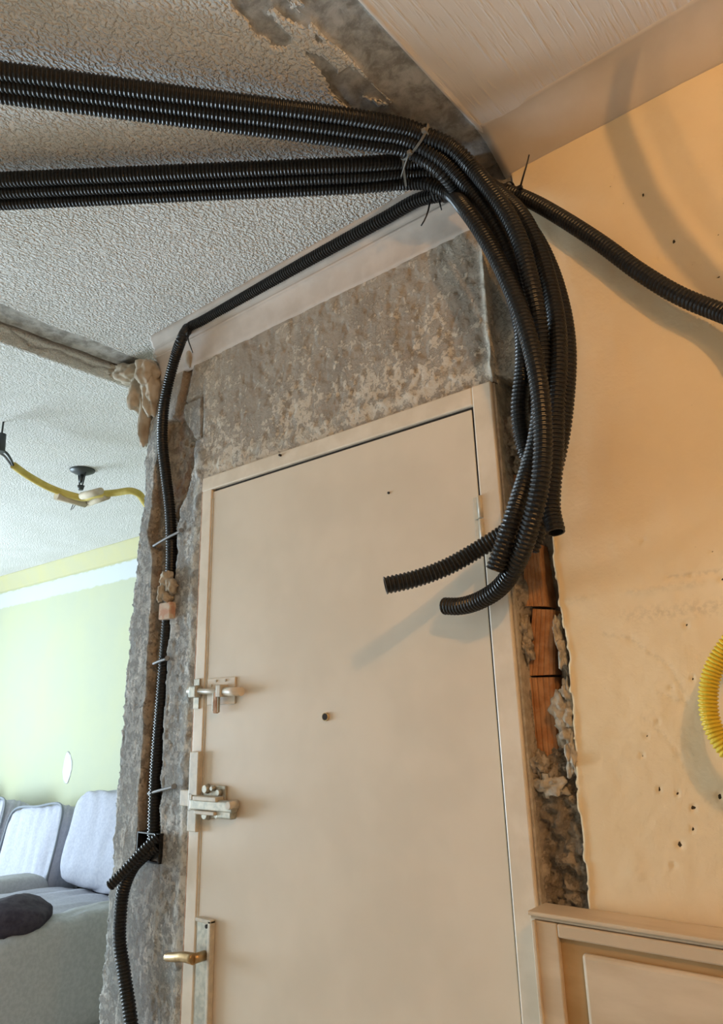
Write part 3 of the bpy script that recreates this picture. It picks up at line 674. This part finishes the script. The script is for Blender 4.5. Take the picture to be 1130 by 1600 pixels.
e = MB(); e.box(-1.386, -1.334, -.028, -.010, lz-.026, lz+.012, .004); e.build('latch_case', M_['worn_metal'], pl)
e = MB(); e.cyl((-1.337, -.010, lz+.003), (-1.337, -.036, lz+.003), .010, .008, n=16); e.build('latch_knob', M_['enamel_metal'], pl)
for sx, sz, r in ((-1.436, .032, .011), (-1.390, .026, .008), (-1.434, -.022, .012), (-1.392, -.020, .009), (-1.412, .034, .006)):
    e = MB(); e.cyl((sx, -.010, lz+sz), (sx, -.022, lz+sz), r, r*.75, n=14); e.build('screw', M_['worn_metal'], pl)
# handle plate with a brass lever
e = MB(); e.box(-1.452, -1.402, -.014, -.006, .86, 1.088, .0015); pl = tag(e.build('door_handle', M_['worn_metal'], door), 'handle plate with brass lever')
e = MB(); e.box(-1.411, -1.401, -.020, -.006, .86, 1.089, .002); e.box(-1.453, -1.401, -.020, -.006, 1.082, 1.090, .002); e.build('handle_plate_rim', M_['enamel_metal'], pl)
e = MB(); e.cyl((-1.418, -.014, 1.076), (-1.418, -.018, 1.076), .004, n=10); e.build('screw', M_['dark'], pl)
e = MB(); e.cyl((-1.425, -.010, 1.020), (-1.425, -.045, 1.020), .010, n=14); e.tube([(-1.420, -.045, 1.021), (-1.450, -.047, 1.021), (-1.480, -.047, 1.016), (-1.515, -.044, 1.010)], lambda t: .011-.0025*t, 12); e.build('handle_lever', M_['brass'], pl)

# ------------------------------------------------------------------ corrugated conduits
def conduit_mesh(pts, r, pitch=.0075, n=16, depth=.0025, cap0=True, cap1=True):
    P = spline(pts, pitch/6); T = frames(P); V = []; F = []; MI = []
    prof = (0, 0, .35, 1, 1, .35)
    c = np.cos(np.arange(n)*2*math.pi/n); s_ = np.sin(np.arange(n)*2*math.pi/n)
    for k, (p, t, u, v) in enumerate(T):
        rr = r-depth*prof[k % 6]
        p = np.array(p); u = np.array(u); v = np.array(v)
        V.append(p+(np.outer(c, u)+np.outer(s_, v))*rr)
    m = len(T)
    def ringq(a, b, mi, rev=False):
        for i in range(n):
            j = (i+1) % n; f = (a+i, a+j, b+j, b+i); F.append(f[::-1] if rev else f); MI.append(mi)
    for k in range(m-1): ringq(k*n, (k+1)*n, 0)
    base = m*n
    for end, on in ((0, cap0), (m-1, cap1)):
        p, t, u, v = T[end]; sg = 1 if end == 0 else -1
        p = np.array(p); t = np.array(t)*sg; u = np.array(u); v = np.array(v); st = end*n
        r1 = r-depth-.0012
        V.append(p+(np.outer(c, u)+np.outer(s_, v))*r1); V.append(p+t*.05+(np.outer(c, u)+np.outer(s_, v))*r1)
        ringq(st, base, 0, end == 0 and False); ringq(base, base+n, 1); F.append(tuple(range(base+n, base+2*n))); MI.append(1); base += 2*n
    V = np.concatenate(V); me = bpy.data.meshes.new('conduit')
    me.from_pydata(V.tolist(), [], F); me.update()
    me.polygons.foreach_set('material_index', MI)
    bm = bmesh.new(); bm.from_mesh(me); bmesh.ops.recalc_face_normals(bm, faces=bm.faces[:]); bm.to_mesh(me); bm.free()
    return me
def W3(spec):
    out = []
    for px, py, k, v in spec: out.append(onY(px, py, v) if k == 'y' else onZ(px, py, v) if k == 'z' else onX(px, py, v))
    return out
RC = .0160
def conduit(spec, label, r=RC, group='black corrugated conduits', m='conduit', raw=None, **kw):
    pts = (W3(spec) if spec else []) + (raw or [])
    if kw.get('pre'): pts = kw.pop('pre')+pts
    me = conduit_mesh(pts, r, **kw); me.materials.append(M_[m]); me.materials.append(M_['conduit_in'])
    o = bpy.data.objects.new('corrugated_conduit', me); COL.objects.link(o)
    return tag(o, label, 'conduit', group)
Z1 = 2.566
def away(p, q, d):        # carry a ceiling run on in a straight line out of the picture
    p = np.array(p); q = np.array(q); v = (p-q)/np.linalg.norm(p-q); return p+v*d
def ceiling_run(p0, p1, z0=Z1, z1=Z1):
    a = onZ(*p0, z0); b = onZ(*p1, z1); return [away(a, b, 1.1), away(a, b, .5), a, (a+b)/2, b]
# upper bundle
conduit([(640, 200, 'z', 2.572), (668, 212, 'z', 2.560), (706, 230, 'z', 2.535), (738, 262, 'y', -.135), (766, 297, 'y', -.130), (791, 332, 'y', -.130), (812, 375, 'y', -.130), (826, 425, 'y', -.125), (839, 485, 'y', -.115), (847, 550, 'y', -.095), (846, 625, 'y', -.085),
         (838, 690, 'y', -.090), (824, 740, 'y', -.105), (808, 790, 'y', -.125), (793, 835, 'y', -.130), (774, 890, 'y', -.125)],
        'outermost upper conduit, bending at the ceiling and ending open over the door jamb', pre=ceiling_run((0, 110), (565, 185)))
conduit([(630, 214, 'z', 2.568), (662, 229, 'z', 2.553), (696, 252, 'z', 2.525), (726, 284, 'y', -.120), (752, 316, 'y', -.110), (777, 355, 'y', -.105), (799, 405, 'y', -.100), (817, 460, 'y', -.085), (833, 530, 'y', -.070), (842, 600, 'y', -.060), (843, 680, 'y', -.060),
         (836, 750, 'y', -.075), (818, 812, 'y', -.090), (800, 862, 'y', -.095)],
        'middle conduit of the upper ceiling bundle, ending beside the open stub over the jamb', pre=ceiling_run((0, 129), (565, 204)))
conduit([(630, 232, 'z', 2.566), (660, 246, 'z', 2.550), (690, 268, 'z', 2.520), (716, 298, 'y', -.095), (744, 340, 'y', -.070), (774, 395, 'y', -.060), (800, 455, 'y', -.050), (816, 515, 'y', -.050), (818, 570, 'y', -.055), (812, 640, 'y', -.055), (819, 694, 'y', -.050), (833, 735, 'y', -.040),
         (843, 785, 'y', -.040), (840, 828, 'y', -.045), (828, 860, 'y', -.050)],
        'lowest conduit of the upper bundle, bulging left over the chase and ending behind the rest', pre=ceiling_run((0, 148), (565, 222)))
# lower bundle
conduit([(640, 252, 'z', 2.588), (690, 252, 'z', 2.578), (740, 272, 'z', 2.555), (785, 306, 'y', -.058), (816, 338, 'y', -.070), (842, 390, 'y', -.070), (860, 450, 'y', -.072), (871, 510, 'y', -.078), (873, 570, 'y', -.080), (869, 640, 'y', -.080), (867, 710, 'y', -.080), (862, 770, 'y', -.080), (862, 800, 'y', -.080), (869, 832, 'y', -.085)],
        'conduit hanging furthest right whose short open end points down over the cream wall', pre=ceiling_run((0, 281), (565, 256)))
conduit([(640, 268, 'z', 2.584), (686, 272, 'z', 2.570), (735, 296, 'z', 2.545), (790, 322, 'y', -.040), (830, 362, 'y', -.036), (860, 420, 'y', -.036), (880, 490, 'y', -.040), (887, 550, 'y', -.044), (884, 620, 'y', -.048), (875, 690, 'y', -.050), (860, 750, 'y', -.052), (836, 795, 'y', -.058), (795, 828, 'y', -.056), (745, 860, 'y', -.066), (700, 885, 'y', -.090), (650, 904, 'y', -.122), (602, 915, 'y', -.158)],
        'conduit whose long tail sweeps left across the door', pre=ceiling_run((0, 299), (565, 273)))
conduit([(630, 286, 'z', 2.574), (668, 286, 'z', 2.560), (700, 300, 'z', 2.530), (727, 326, 'y', -.130), (755, 366, 'y', -.130), (785, 420, 'y', -.135), (811, 480, 'y', -.140), (831, 545, 'y', -.140), (843, 605, 'y', -.140), (849, 680, 'y', -.140), (845, 750, 'y', -.140), (833, 808, 'y', -.135), (812, 870, 'y', -.115), (784, 915, 'y', -.082), (750, 938, 'y', -.060), (720, 947, 'y', -.048), (696, 947, 'y', -.042)],
        'frontmost hanging conduit, its lower end curling left across the door edge', pre=ceiling_run((0, 317), (565, 291)))
# the one that runs along the cornice and on to the right
sp = [(240, 1315, 'y', .006), (241, 1270, 'y', .008), (244, 1200, 'y', .010), (252, 1100, 'y', .010), (259, 1010, 'y', .010), (265, 930, 'y', .010), (268, 870, 'y', .010), (266, 800, 'y', .006), (259, 740, 'y', -.006), (254, 690, 'y', -.018), (256, 640, 'y', -.026), (263, 600, 'y', -.034), (275, 555, 'y', -.050), (284, 530, 'y', -.066)]
LA = W3(sp)
LB = [np.array(onZ(294, 514, 2.574)), np.array(onZ(320, 500, 2.577)), np.array(onZ(480, 408, 2.578)), np.array(onZ(600, 342, 2.574)), np.array(onZ(655, 312, 2.566)), np.array(onY(700, 303, -.055)), np.array(onY(745, 296, -.035)), np.array(onY(792, 300, -.024))]
LC = W3([(830, 314, 'y', -.024), (880, 342, 'y', -.030), (940, 381, 'y', -.034), (1000, 425, 'y', -.036), (1060, 461, 'y', -.038), (1115, 484, 'y', -.042), (1160, 498, 'y', -.060)])
tailR = [np.array(q) for q in ((-.10, -.13, 2.00), (-.02, -.21, 2.02), (.028, -.28, 2.11), (.006, -.30, 2.222), (-.027, -.30, 2.302), (-.044, -.30, 2.350), (-.061, -.30, 2.409), (-.073, -.30, 2.475), (-.082, -.30, 2.536), (-.086, -.30, 2.590))]
conduit(None, 'long conduit from the pier chase along the cornice and down across the cream wall', raw=LA+LB+LC+tailR, r=.0155)
# conduits at the junction box
conduit([(247, 1308, 'y', -.012), (225, 1328, 'y', -.035), (200, 1355, 'y', -.060), (171, 1385, 'y', -.085)], 'short open conduit stub poking left out of the junction box', r=.0125)
conduit([(247, 1320, 'y', -.008), (228, 1334, 'y', -.022), (207, 1356, 'y', -.032), (193, 1390, 'y', -.036), (188, 1430, 'y', -.036), (187, 1470, 'y', -.034), (194, 1520, 'y', -.030), (205, 1600, 'y', -.03), (215, 1700, 'y', -.03)], 'conduit curving down from the junction box over the grey pier', r=.0160)
# yellow coil on the right
cy = []
for px, py in [(1190, 985), (1150, 996), (1127, 1024), (1112, 1055), (1107, 1090), (1110, 1122), (1124, 1155), (1150, 1185), (1190, 1205)]: cy.append(np.array(onY(px, py, -.055)))
s0 = cy[0]; cy = [np.array((.34, -.025, 2.57)), np.array((.335, -.025, 2.40)), np.array((.27, -.035, 2.05)), s0+np.array((.16, .01, .14))]+cy
c0 = cy[-1]; cy += [c0+np.array((.10, -.02, .05)), c0+np.array((.13, -.03, .17)), c0+np.array((.08, -.02, .27))]
conduit(None, 'yellow corrugated conduit looped against the cream wall', r=.0135, group='yellow conduits', m='yellow_conduit', raw=cy, pitch=.0056)

# ------------------------------------------------------------------ cable ties
def tie(center, axis, rad, tail, label, m='tie', w_=.0045, squash=1.0, up=None):
    """band round a bundle at center with the given axis and radii, plus head and free tail"""
    c = Vector(center); ax = Vector(axis).normalized()
    u = Vector(up).normalized() if up is not None else ax.orthogonal().normalized()
    u = (u-ax*u.dot(ax)).normalized(); v = ax.cross(u)
    e = empty('cable_tie', c); tag(e, label, 'cable tie', 'cable ties')
    n = 28; V = []; F = []
    for i in range(n):
        a = 2*math.pi*i/n
        for rr, s in ((0, -1), (.0016, -1), (.0016, 1), (0, 1)):
            V.append(c+u*(rad+rr)*math.cos(a)+v*(rad*squash+rr)*math.sin(a)+ax*s*w_/2)
    for i in range(n):
        for j in range(4):
            a = i*4+j; b_ = i*4+(j+1) % 4; F.append((a, b_, ((i+1) % n)*4+(j+1) % 4, ((i+1) % n)*4+j))
    o = link('band', mesh(V, F), M_[m], e); local(o, e)
    tp = [Vector(q) for q in tail]; h = tp[0]
    k = MB(); k.box(h.x-.0045, h.x+.0045, h.y-.0035, h.y+.0035, h.z-.004, h.z+.004, .0008); k.build('head', M_[m], e)
    k = MB(); k.tube(tp, lambda t: .0021-.0007*t, 6); k.build('tail', M_[m], e)
def T3(*sp): return [onY(px, py, v) for px, py, v in sp]
tie(onY(797, 300, -.026), (1, 0, -.35), .019, T3((813, 293, -.048), (818, 275, -.06), (823, 258, -.065), (827, 242, -.065)), 'black cable tie with its tail sticking up at the wall and cove')
tie(onZ(681, 301, 2.560), (1, -.02, -.02), .019, T3((672, 315, -.075), (669, 330, -.08), (664, 343, -.082), (658, 353, -.082)), 'black cable tie at the bundle with a long tail hanging over the cornice')
tie(onZ(692, 302, 2.556), (1, .02, -.05), .019, T3((686, 312, -.06), (688, 320, -.062), (690, 328, -.062)), 'black cable tie with a short tail hanging over the cornice')
tie(onZ(648, 222, 2.565), onZ(668, 232, 2.562)-onZ(630, 213, 2.57), .050, [onZ(663, 204, 2.53), onZ(667, 206, 2.53), onZ(670, 210, 2.528)], 'pale cable tie round the upper ceiling bundle where it bends', 'tie_pale', squash=.42, up=(0.6, -.8, 0))
tie(onZ(632, 262, 2.573), onZ(640, 260, 2.572)-onZ(600, 264, 2.573), .050, [onZ(640, 238, 2.545), onZ(634, 255, 2.540), onZ(627, 276, 2.538)], 'pale cable tie slanting across the lower ceiling bundle', 'tie_pale', squash=.42, up=(0.6, -.8, 0))
tie(onZ(293, 516, 2.574), (1, .1, -.6), .0185, T3((293, 522, -.07), (295, 534, -.065), (298, 542, -.062), (301, 551, -.058)), 'black cable tie at the bend by the left end of the cornice')

# ------------------------------------------------------------------ fixings along the left chase
def nail(a, b, label):
    k = MB(); k.tube([a, (np.array(a)+np.array(b))/2+np.array((0, -.003, 0)), b], .0035, 8); k.cyl(b, np.array(b)+np.array((.0015, -.004, .001)), .0065, n=10)
    tag(k.build('bent_nail', M_['steel']), label, 'nail', 'bent nails over the chase')
nail(onY(240, 853, .004), onY(284, 829, -.012), 'uppermost bent nail across the pier chase, above the plaster dab')
nail(onY(240, 1037, .004), onY(262, 1029, -.012), 'short bent nail across the pier chase, level above the barrel bolt')
nail(onY(232, 1240, .004), onY(273, 1229, -.014), 'lowest bent nail across the pier chase, above the junction box')
e = empty('plaster_dab', onY(260, 918, -.01)); tag(e, 'pale crumbly plaster dab holding the conduit in the pier chase', 'plaster dab')
for i, (px, py, sx, sz) in enumerate([(259, 905, .020, .022), (254, 926, .014, .026), (268, 915, .014, .022), (262, 932, .008, .016)]):
    p = onY(px, py, -.014); local(lump('dab', p[0], -.012, p[2], sx, .016, sz, M_['plaster_bit'], e, 60+i, 3, .55, 2.5), e)
k = MB(); a = onY(251, 943, -.012); b_ = onY(267, 966, -.012); k.box(a[0], b_[0], -.017, .022, b_[2], a[2], .003)
k2 = k.build('brick_chip', grainy('pinkish_clay_chip', (.52, .30, .21), (.58, .50, .40), .9, 50, .4), None); tag(k2, 'pinkish clay chip wedged over the conduit under the plaster dab', 'brick chip')
# junction box
a = onY(219, 1298); b_ = onY(252, 1350)
e = empty('junction_box', ((a[0]+b_[0])/2, 0, b_[2])); tag(e, 'black flush junction box set in the grey pier', 'junction box')
t = .004; x0, x1, z0, z1 = a[0], b_[0], b_[2], a[2]
k = MB(); k.box(x0, x1, .030, .034, z0, z1); k.build('back', M_['conduit_in'], e)
for q in ((x0, x0+t, z0, z1), (x1-t, x1, z0, z1), (x0+t, x1-t, z0, z0+t), (x0+t, x1-t, z1-t, z1)):
    k = MB(); k.box(q[0], q[1], -.008, .032, q[2], q[3], .0008); k.build('side', M_['conduit'], e)
k = MB(); k.box(x0+.004, x0+.05, -.003, .003, z0+.003, z0+.028); k.build('lid_flap', M_['conduit_in'], e)

# ------------------------------------------------------------------ meter cupboard at the lower right
cx0, cx1, cz1 = -.614, .18, 1.214
e = empty('panelled_cupboard', ((cx0+cx1)/2, -.03, 0)); tag(e, 'low cream panelled wooden cupboard against the wall by the door', 'cupboard')
k = MB(); k.box(cx0+.006, cx1-.006, -.052, -.003, 0, cz1-.014); k.build('body', M_['wood_cream'], e)
k = MB(); k.box(cx0, cx1, -.0645, -.003, cz1-.006, cz1, .0018); k.build('top', M_['wood_cream'], e)
k = MB(); k.box(cx0+.002, cx1-.002, -.060, -.050, cz1-.011, cz1-.006, .002); k.build('moulding', M_['wood_cream'], e)
for q in ((cx0+.008, cx0+.046), (cx1-.046, cx1-.008)):
    k = MB(); k.box(q[0], q[1], -.062, -.050, .02, cz1-.012, .002); k.build('stile', M_['wood_cream'], e)
k = MB(); k.box(cx0+.0065, cx0+.013, -.066, -.050, .02, cz1-.012, .0015); k.build('bead', M_['wood_cream'], e)
k = MB(); k.box(cx0+.046, cx1-.046, -.062, -.050, cz1-.030, cz1-.012, .0025); k.build('rail', M_['wood_cream'], e)
k = MB(); k.box(cx0+.046, cx1-.046, -.0545, -.050, .10, cz1-.030); k.build('recessed_panel', M_['wood_tan'], e)
k = MB(); k.box(cx0+.080, cx1-.08, -.063, -.052, .14, cz1-.044, .006, seg=3); k.build('raised_panel', M_['wood_cream'], e)
k = MB(); k.box(cx0+.046, cx1-.046, -.062, -.050, .02, .10, .0025); k.build('rail', M_['wood_cream'], e)

# ------------------------------------------------------------------ far room: hanging tube, ceiling rose, seats
p = onZ(129, 734, CEIL2); e = empty('ceiling_rose', (p[0], p[1], CEIL2)); tag(e, 'dark ceiling rose with open hook bracket over the yellow tube', 'ceiling rose')
prof = [(.0, .0), (.062, .0), (.060, -.008), (.042, -.018), (.02, -.026), (0, -.027)]
def lathe(c, prof, n=24):
    V = []; F = []
    for r, z in prof:
        for i in range(n): V.append((c[0]+r*math.cos(2*math.pi*i/n), c[1]+r*math.sin(2*math.pi*i/n), c[2]+z))
    for j in range(len(prof)-1):
        for i in range(n): F.append((j*n+i, j*n+(i+1) % n, (j+1)*n+(i+1) % n, (j+1)*n+i))
    return mesh(V, F)
local(link('canopy', lathe((p[0], p[1], CEIL2-.001), prof), M_['canopy'], e, True), e)
k = MB(); k.cyl((p[0]-.036, p[1], CEIL2-.012), (p[0]-.012, p[1], CEIL2-.09), .004, n=8); k.build('bracket', M_['canopy'], e)
k = MB(); k.cyl((p[0]+.036, p[1], CEIL2-.012), (p[0]+.012, p[1], CEIL2-.09), .004, n=8); k.build('bracket', M_['canopy'], e)
k = MB(); k.cyl((p[0], p[1], CEIL2-.03), (p[0], p[1], CEIL2-.07), .012, n=10); k.build('stem', M_['canopy'], e)
k = MB(); k.cyl((p[0], p[1], CEIL2-.085), (p[0], p[1], CEIL2-.108), .018, .012, n=14); k.build('socket', M_['canopy'], e)
q = onZ(133, 772, 2.40)
k = MB(); k.tube([(p[0]-.006, p[1], CEIL2-.13), (p[0]-.01, p[1]-.02, CEIL2-.17), (p[0]-.004, p[1]-.04, CEIL2-.22)], .0022, 6); k.build('wire', M_['steel'], e)
k = MB(); k.tube([(p[0]+.006, p[1], CEIL2-.13), (p[0]+.024, p[1]-.02, CEIL2-.17), (p[0]+.012, p[1]-.04, CEIL2-.22)], .0022, 6); k.build('wire', M_['steel'], e)
yt = empty('hanging_yellow_tube', onZ(130, 779, 2.530)); tag(yt, 'yellow plastic tube hanging across the far room ceiling with taped joint', 'tube', 'yellow conduits')
k = MB(); k.tube([onZ(21, 727, 2.600), onZ(45, 744, 2.580), onZ(80, 763, 2.550), onZ(112, 774, 2.530), onZ(132, 778, 2.525), onZ(150, 773, 2.525), onZ(180, 770, 2.530), onZ(205, 767, 2.530), onZ(216, 771, 2.520), onZ(226, 784, 2.505), onZ(240, 800, 2.490), np.array((-2.15, .52, 2.46)), np.array((-1.69, .62, 2.44))], .0165, 12); k.build('tube', M_['yellow_tube'], yt)
for a, b_, w2 in (((88, 774), (134, 787), .022), ((136, 786), (168, 775), .019), ((128, 775), (158, 767), .018)):
    A_ = onZ(*a, 2.523); B_ = onZ(*b_, 2.516); k = MB(); k.cyl(A_, B_, w2, w2*.9, n=10); k.build('tape_wrap', M_['tape'], yt)
k = MB(); k.tube([onZ(-4, 700, 2.630), onZ(8, 706, 2.620), onZ(16, 716, 2.610), onZ(21, 728, 2.600)], .0055, 8); k.build('wire', M_['canopy'], yt)
k = MB(); k.tube([onZ(-4, 706, 2.630), onZ(5, 711, 2.620), onZ(12, 719, 2.610), onZ(19, 729, 2.600)], .0055, 8); k.build('wire', M_['steel'], yt)
a = onZ(1, 692, 2.635); k = MB(); k.cyl(a+np.array((0, 0, -.04)), a+np.array((0, 0, .04)), .022, .018, n=12); k.build('lamp_holder', M_['canopy'], yt)
k = MB(); k.cyl(a+np.array((0, 0, .04)), (a[0], a[1], CEIL2+.002), .004, n=8); k.build('pendant_wire', M_['canopy'], yt)

def cushion(c, size, rot=(0, 0, 0), ex=4.0, seed=1, wr=.010, n=26, wrf=(6, 6), dirn=0):
    """puffy rounded box; wrinkles run along one axis"""
    V = []; F = []; idx = {}
    sx, sy, sz = [s/2 for s in size]
    bm = bmesh.new(); bmesh.ops.create_cube(bm, size=2.0); bmesh.ops.subdivide_edges(bm, edges=bm.edges[:], cuts=n, use_grid_fill=True)
    R_ = Matrix.Rotation(rot[2], 3, 'Z') @ Matrix.Rotation(rot[1], 3, 'Y') @ Matrix.Rotation(rot[0], 3, 'X')
    co = np.array([v.co for v in bm.verts])
    l = (np.abs(co)**ex).sum(1)**(1/ex); u = co/l[:, None]
    if dirn == 0: nz = fbm(u[:, 0]*1.5+seed, u[:, 1]*wrf[0]+u[:, 2]*1.2, seed, 3)
    elif dirn == 1: nz = fbm(u[:, 1]*1.5+seed, u[:, 0]*wrf[0]+u[:, 2]*1.2, seed, 3)
    else: nz = fbm(u[:, 2]*1.0+seed, (u[:, 0]+u[:, 1])*wrf[0], seed, 3)
    u = u*np.array([sx, sy, sz]) + u/np.linalg.norm(u, axis=1)[:, None]*(nz*wr)[:, None]
    for v, q in zip(bm.verts, u): v.co = R_ @ Vector(q) + Vector(c)
    me = bpy.data.meshes.new('cushion'); bm.to_mesh(me); bm.free(); return me
def soft(name, c, size, mt, parent, **kw): 
    o = link(name, cushion(c, size, **kw), mt, parent, True); return local(o, parent)
# armchair with its back to the yellow wall
ac = empty('armchair', (-4.05, 1.1, 0)); tag(ac, 'pale grey-blue upholstered armchair with padded arms beside the sofa', 'armchair')
soft('base', (-4.05, 1.12, .22), (1.10, .95, .38), M_['fabric_dark'], ac, ex=9, seed=2, wr=.004)
soft('back_frame', (-4.02, 1.65, .46), (.98, .16, .84), M_['fabric_dark'], ac, rot=(-.04, 0, 0), ex=7, seed=4, wr=.006)
soft('back_cushion', (-4.08, 1.50, .85), (.86, .24, .52), M_['fabric'], ac, rot=(-.22, 0, 0), ex=5, seed=3, wr=.014, wrf=(5, 5), dirn=2)
soft('seat_cushion', (-4.08, 1.05, .50), (.90, .84, .26), M_['fabric'], ac, rot=(-.06, 0, 0), ex=4.5, seed=5, wr=.022, wrf=(9, 6), dirn=1)
soft('arm', (-4.62, .93, .44), (.20, .88, .46), M_['fabric_dark'], ac, ex=6, seed=6, wr=.006)
soft('arm', (-3.50, 1.02, .44), (.21, 1.10, .46), M_['fabric_dark'], ac, ex=5, seed=7, wr=.016, wrf=(8, 5), dirn=0)
p = onZ(18, 1444, .66); o = lump('cloth_bag', p[0], p[1], .68, .17, .17, .085, M_['bag'], None, 12, 4, .2, 1.5); tag(o, 'dark purple cloth bag lying on the armchair seat', 'bag')
# sofa against the yellow wall
so = empty('sofa', (-5.75, 1.35, 0)); tag(so, 'pale blue sofa with piped back cushions against the yellow wall', 'sofa')
soft('base', (-5.78, 1.40, .22), (2.05, .60, .38), M_['fabric'], so, ex=9, seed=14, wr=.004)
for i, x in enumerate((-4.98, -5.74, -6.46)):
    c = (x, 1.52, .70); o = soft('back_cushion', c, (.74, .26, .56), M_['fabric'], so, rot=(-.24, -.10, 0), ex=6, seed=15+i, wr=.014, wrf=(7, 7), dirn=2)
    k = MB(); R_ = Matrix.Rotation(-.24, 3, 'X'); loop = []
    for px_, pz_ in ((-.345, -.24), (-.352, .10), (-.315, .255), (0, .272), (.315, .255), (.352, .10), (.345, -.24)):
        loop.append(np.array(Matrix.Rotation(-.10, 3, 'Y') @ R_ @ Vector((px_, -.11, pz_)) + Vector(c)))
    k.tube(loop, .008, 6); k.build('piping', M_['piping'], o)
    soft('seat_cushion', (-5.12-.68*i, 1.22, .46), (.66, .46, .20), M_['fabric'], so, ex=5, seed=25+i, wr=.010)
# worn patch on the far wall
p = onY(105, 1200, YF-.002); o = lump('wall_patch', p[0], YF-.001, p[2], .06, .004, .10, grainy('grey_filler', (.55, .57, .58), (.62, .64, .65), .9), bpy.data.objects['wall_back'], 31, 3, .2)

# ------------------------------------------------------------------ twin-bulb ceiling lamp of the near room (above and right of the camera)
lx, ly, lzz = .55, -1.25, 2.53
e = empty('ceiling_lamp', (lx, ly, CEIL)); tag(e, 'twin bulb ceiling lamp lighting the cream wall', 'lamp')
k = MB(); k.box(lx-.16, lx+.16, ly-.03, ly+.03, CEIL-.025, CEIL-.004, .004); k.build('mount', M_['canopy'], e)
for i, (dx, s) in enumerate(((-.11, 480), (.11, 2300))):
    k = MB(); k.cyl((lx+dx, ly, CEIL-.02), (lx+dx, ly, lzz+.032), .014, n=12); k.build('socket', M_['canopy'], e)
    me = bpy.data.meshes.new('bulb'); bm = bmesh.new(); bmesh.ops.create_icosphere(bm, subdivisions=2, radius=.022, matrix=Matrix.Translation((lx+dx, ly, lzz))); bm.to_mesh(me); bm.free()
    local(link('bulb', me, emis('warm_bulb', (1.0, .53, .19), s), e, True), e)
